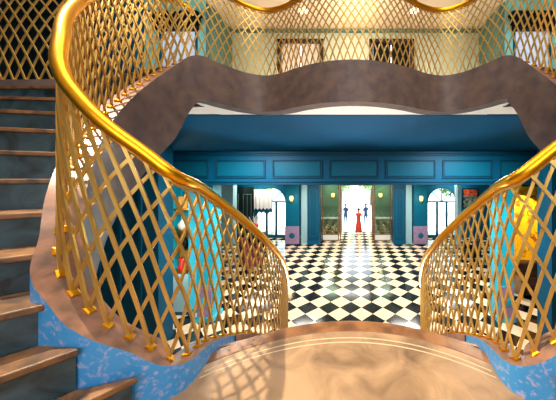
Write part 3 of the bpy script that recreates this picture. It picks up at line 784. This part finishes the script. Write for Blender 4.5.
# doors of the gallery
root = bpy.data.objects.new('door_1', None); C.objects.link(root); root.location = (-1.43,YB,ZG); root['kind'] = 'structure'
m = MB(); m.box(D1[0]-.03,D1[0]+.07,YB-.05,YB+.1,ZG,DT+.03); m.box(D1[1]-.07,D1[1]+.03,YB-.05,YB+.1,ZG,DT+.03); m.box(D1[0],D1[1],YB-.05,YB+.1,DT-.05,DT+.03); m.build('door_frame', M['darkwood'], root)
for k in (0,1):
    xa = D1[0]+.08+k*.5; 
    m = MB(); m.box(xa,xa+.48,YB+.02,YB+.07,ZG,DT-.06); m.frame(xa+.06,xa+.42,ZG+.2,ZG+.9,YB,YB+.02,.03); m.frame(xa+.06,xa+.42,ZG+1.0,DT-.15,YB,YB+.02,.03); l_ = m.build('door_leaf', M['doorwhite'], root)
    m = MB(); hx = D1[0]+.58 + (-.07 if k==0 else .05); m.tube([(hx,YB-.03,ZG+.95),(hx,YB-.03,ZG+1.15)], .015, 6); m.build('handle', M['silver'], l_)
root = bpy.data.objects.new('door_2', None); C.objects.link(root); root.location = (.93,YB,ZG); root['kind'] = 'structure'
m = MB(); m.box(D2[0]-.03,D2[0]+.07,YB-.05,YB+.1,ZG,DT+.03); m.box(D2[1]-.07,D2[1]+.03,YB-.05,YB+.1,ZG,DT+.03); m.box(D2[0],D2[1],YB-.05,YB+.1,DT-.05,DT+.03); m.build('door_frame', M['darkwood'], root)
for k in (0,1):
    xa = D2[0]+.08+k*.48
    m = MB(); m.box(xa,xa+.46,YB+.02,YB+.07,ZG,DT-.06); m.frame(xa+.06,xa+.4,ZG+.2,DT-.15,YB,YB+.02,.03); m.build('door_leaf', M['black'], root)
# flush downlights
for i, x in enumerate((-1.2, 1.35)):
    m = MB(); m.lathe((x,5.3,HB-.02), [(.09,0),(.09,.02)], 16); tag(m.build('downlight', M['lampsoft']), 'round recessed downlight in the cream ceiling above the %s gallery dip' % ('left' if x<0 else 'right'), 'ceiling light', )

# ------------------------------------------------------------------ lights
def area(loc, rot, size, e, col, sy=None, nm='area'):
    L = bpy.data.lights.new(nm,'AREA'); L.energy = e; L.color = col; L.size = size
    if sy: L.shape = 'RECTANGLE'; L.size_y = sy
    o = bpy.data.objects.new(nm, L); C.objects.link(o); o.location = loc; o.rotation_euler = rot; return o
def point(loc, e, col, r, nm='lamp'):
    L = bpy.data.lights.new(nm,'POINT'); L.energy = e; L.color = col; L.shadow_soft_size = r
    o = bpy.data.objects.new(nm, L); C.objects.link(o); o.location = loc; return o
W = (1,.86,.68); N_ = (1,.95,.88); B = (.8,.92,1)
area((.5,.6,E+5.1), (0,0,0), 3.0, 180, N_, 3.0, 'overhead_fill_area')  # broad unseen fill added over the stairwell; the ceiling has no skylight
k_ = bpy.data.lights.new('key','SPOT'); k_.energy = 2100; k_.color = (1,.84,.6); k_.spot_size = math.radians(36); k_.spot_blend = .6; k_.shadow_soft_size = .05
ko = bpy.data.objects.new('key', k_); C.objects.link(ko); ko.location = (-3.1,1.5,E+4.7)
ko.rotation_euler = (Vector((-.25,1.15,E-1.0))-ko.location).to_track_quat('-Z','Y').to_euler()
area((0,-2.6,E+1.2), (PI/2,0,0), 3.0, 75, (.85,.93,1), 2.2, 'rear_fill_area')  # cool fill added behind the camera; no window is built there
for sx in (-1,1): area((sx*2.3,4.3,E+.70), (0,0,0), 1.0, 105, N_, 1.0, 'under_gallery_fill')  # unseen fill added to brighten the floor and the soffit by bounce
for sx in (-1,1):
    m = MB(); m.lathe((sx*.75,5.15,0), [(.09,0),(.09,.012),(.06,.014)], 16); tag(m.build('added_floor_uplight', M['silver']), 'small round uplight added in the floor to light the soffit, at the foot of the central flight, %s side' % ('left' if sx<0 else 'right'), 'added light')  # invented fixtures, added to brighten the white soffit
    u_ = bpy.data.lights.new('uplight','SPOT'); u_.energy = 420; u_.color = (1,.97,.93); u_.spot_size = math.radians(56); u_.spot_blend = .7  # upward fill for the soffit, added with no known source
    uo = bpy.data.objects.new('soffit_fill_beam', u_); C.objects.link(uo); uo.location = (sx*.75,5.15,.06); uo.rotation_euler = (Vector((sx*1.0,3.0,E+.87))-uo.location).to_track_quat('-Z','Y').to_euler()
    q_ = bpy.data.lights.new('column_fill_spot','SPOT'); q_.energy = 420; q_.color = N_; q_.spot_size = math.radians(40); q_.spot_blend = .6  # unseen spot added to brighten the column fronts
    qo = bpy.data.objects.new('column_fill_spot', q_); C.objects.link(qo); qo.location = (sx*2.5,3.7,E+.72); qo.rotation_euler = (Vector((sx*3.55,5.62,1.7))-qo.location).to_track_quat('-Z','Y').to_euler()
    point((sx*2.0,4.9,E+2.5), 26, W, .2, 'gallery_side_fill')  # extra unseen lights added to lift the gallery ceiling
point((-4.45,5.5,E-.7), 14, W, .05, 'cabinet_fill'); point((-4.45,5.5,E-2.2), 8, W, .05, 'cabinet_fill')  # unseen points added because the cabinet was too dark
point((0,4.9,E+3.0), 60, W, .3, 'gallery_fill')  # unseen warm fill for the gallery, without a fixture
point((-3.9,4.4,E+3.0), 14, B, .3, 'left_wall_fill'); point((3.9,4.4,E+3.0), 14, B, .3, 'right_wall_fill')  # unseen fills for the upper side walls and blinds, no wall lamps
for (x,y) in ((-2.2,7.2),(2.2,7.2),(-2.2,10.2),(2.2,10.2)):
    area((x,y,E-.16), (0,0,0), 1.2, 110, N_, 1.2, 'lobby_fill')  # unseen fill under the lobby ceiling, without fixtures
area((0,13.6,E-.16), (0,0,0), 1.5, 30, N_, .5, 'vestibule_fill')  # unseen vestibule fill, no fixture
for sx in (-1,1): area((sx*1.6,14,E-.17), (0,0,0), 1.0, 40, W, .8, 'vestibule_warm_fill')  # unseen warm fill behind the glass screens, no fixture
area((-5.5,12.7,E-.17), (0,0,0), 1.5, 50, N_, .6, 'window_bay_fill'); area((5.5,12.7,E-.17), (0,0,0), 1.5, 50, N_, .6, 'window_bay_fill')  # unseen fills in front of the arched windows, no fixtures
sp = bpy.data.lights.new('picture_spot','SPOT'); sp.energy = 380; sp.color = (1,.85,.6); sp.spot_size = math.radians(60)
so = bpy.data.objects.new('picture_spot', sp); C.objects.link(so); so.location = (5.2,6.2,E-.2); so.rotation_euler = (Vector((5.3,7.5,E-1.5))-so.location).to_track_quat('-Z','Y').to_euler()
S = bpy.data.lights.new('sun','SUN'); S.energy = 7; S.angle = .02; S.color = (1,.96,.9)
o = bpy.data.objects.new('sun', S); C.objects.link(o); o.rotation_euler = (math.radians(-38),math.radians(12),0)
w = bpy.data.worlds.new('sky'); bpy.context.scene.world = w; w.use_nodes = True
bg = w.node_tree.nodes['Background']; bg.inputs[0].default_value = (.86,.94,1,1); bg.inputs[1].default_value = 4.5

# ------------------------------------------------------------------ camera
cd = bpy.data.cameras.new('camera'); cam = bpy.data.objects.new('camera', cd); C.objects.link(cam)
cam.location = cam_pos; cam.rotation_euler = (PI/2,0,0)
cd.sensor_width = 36; cd.lens = 36*231/556
cd.shift_x = (278-357.5)/556; cd.shift_y = -(200-178)/556
cd.clip_start = .02; cd.clip_end = 200
sc = bpy.context.scene; sc.camera = cam
sc.view_settings.view_transform = 'Standard'; sc.view_settings.look = 'None'; sc.view_settings.exposure = .12; sc.view_settings.gamma = 1
sc.view_settings.use_curve_mapping = False

# repeats share a group phrase
GR = {'wall_sconce':'brass wall sconces of the lobby','pilaster':'teal pilasters with pink base panels','slim_pier':'slim pale blue piers','inner_pier':'dark teal piers by the glass screens',
      'glazed_screen':'glass screens of the vestibule','console_table':'console tables behind the glass screens','flower_pot':'flower pots behind the glass screens','entrance_door':'open entrance door leaves',
      'square_column':'turquoise square columns','wide_pier':'wide dark teal piers','pale_column':'pale blue columns','armchair':'armchairs of the lobby','tree':'trees outside','person':'people in the doorway',
      'window_blind':'white slatted blinds on the upper floor','downlight':'recessed downlights in the gallery ceiling','added_floor_uplight':'added floor uplights by the central flight',
      'balustrade':'gold lattice balustrades','curved_staircase':'curved side staircases'}
for o in bpy.data.objects:
    k = o.name.split('.')[0]
    if o.parent is None and k in GR and 'label' in o: o['group'] = GR[k]
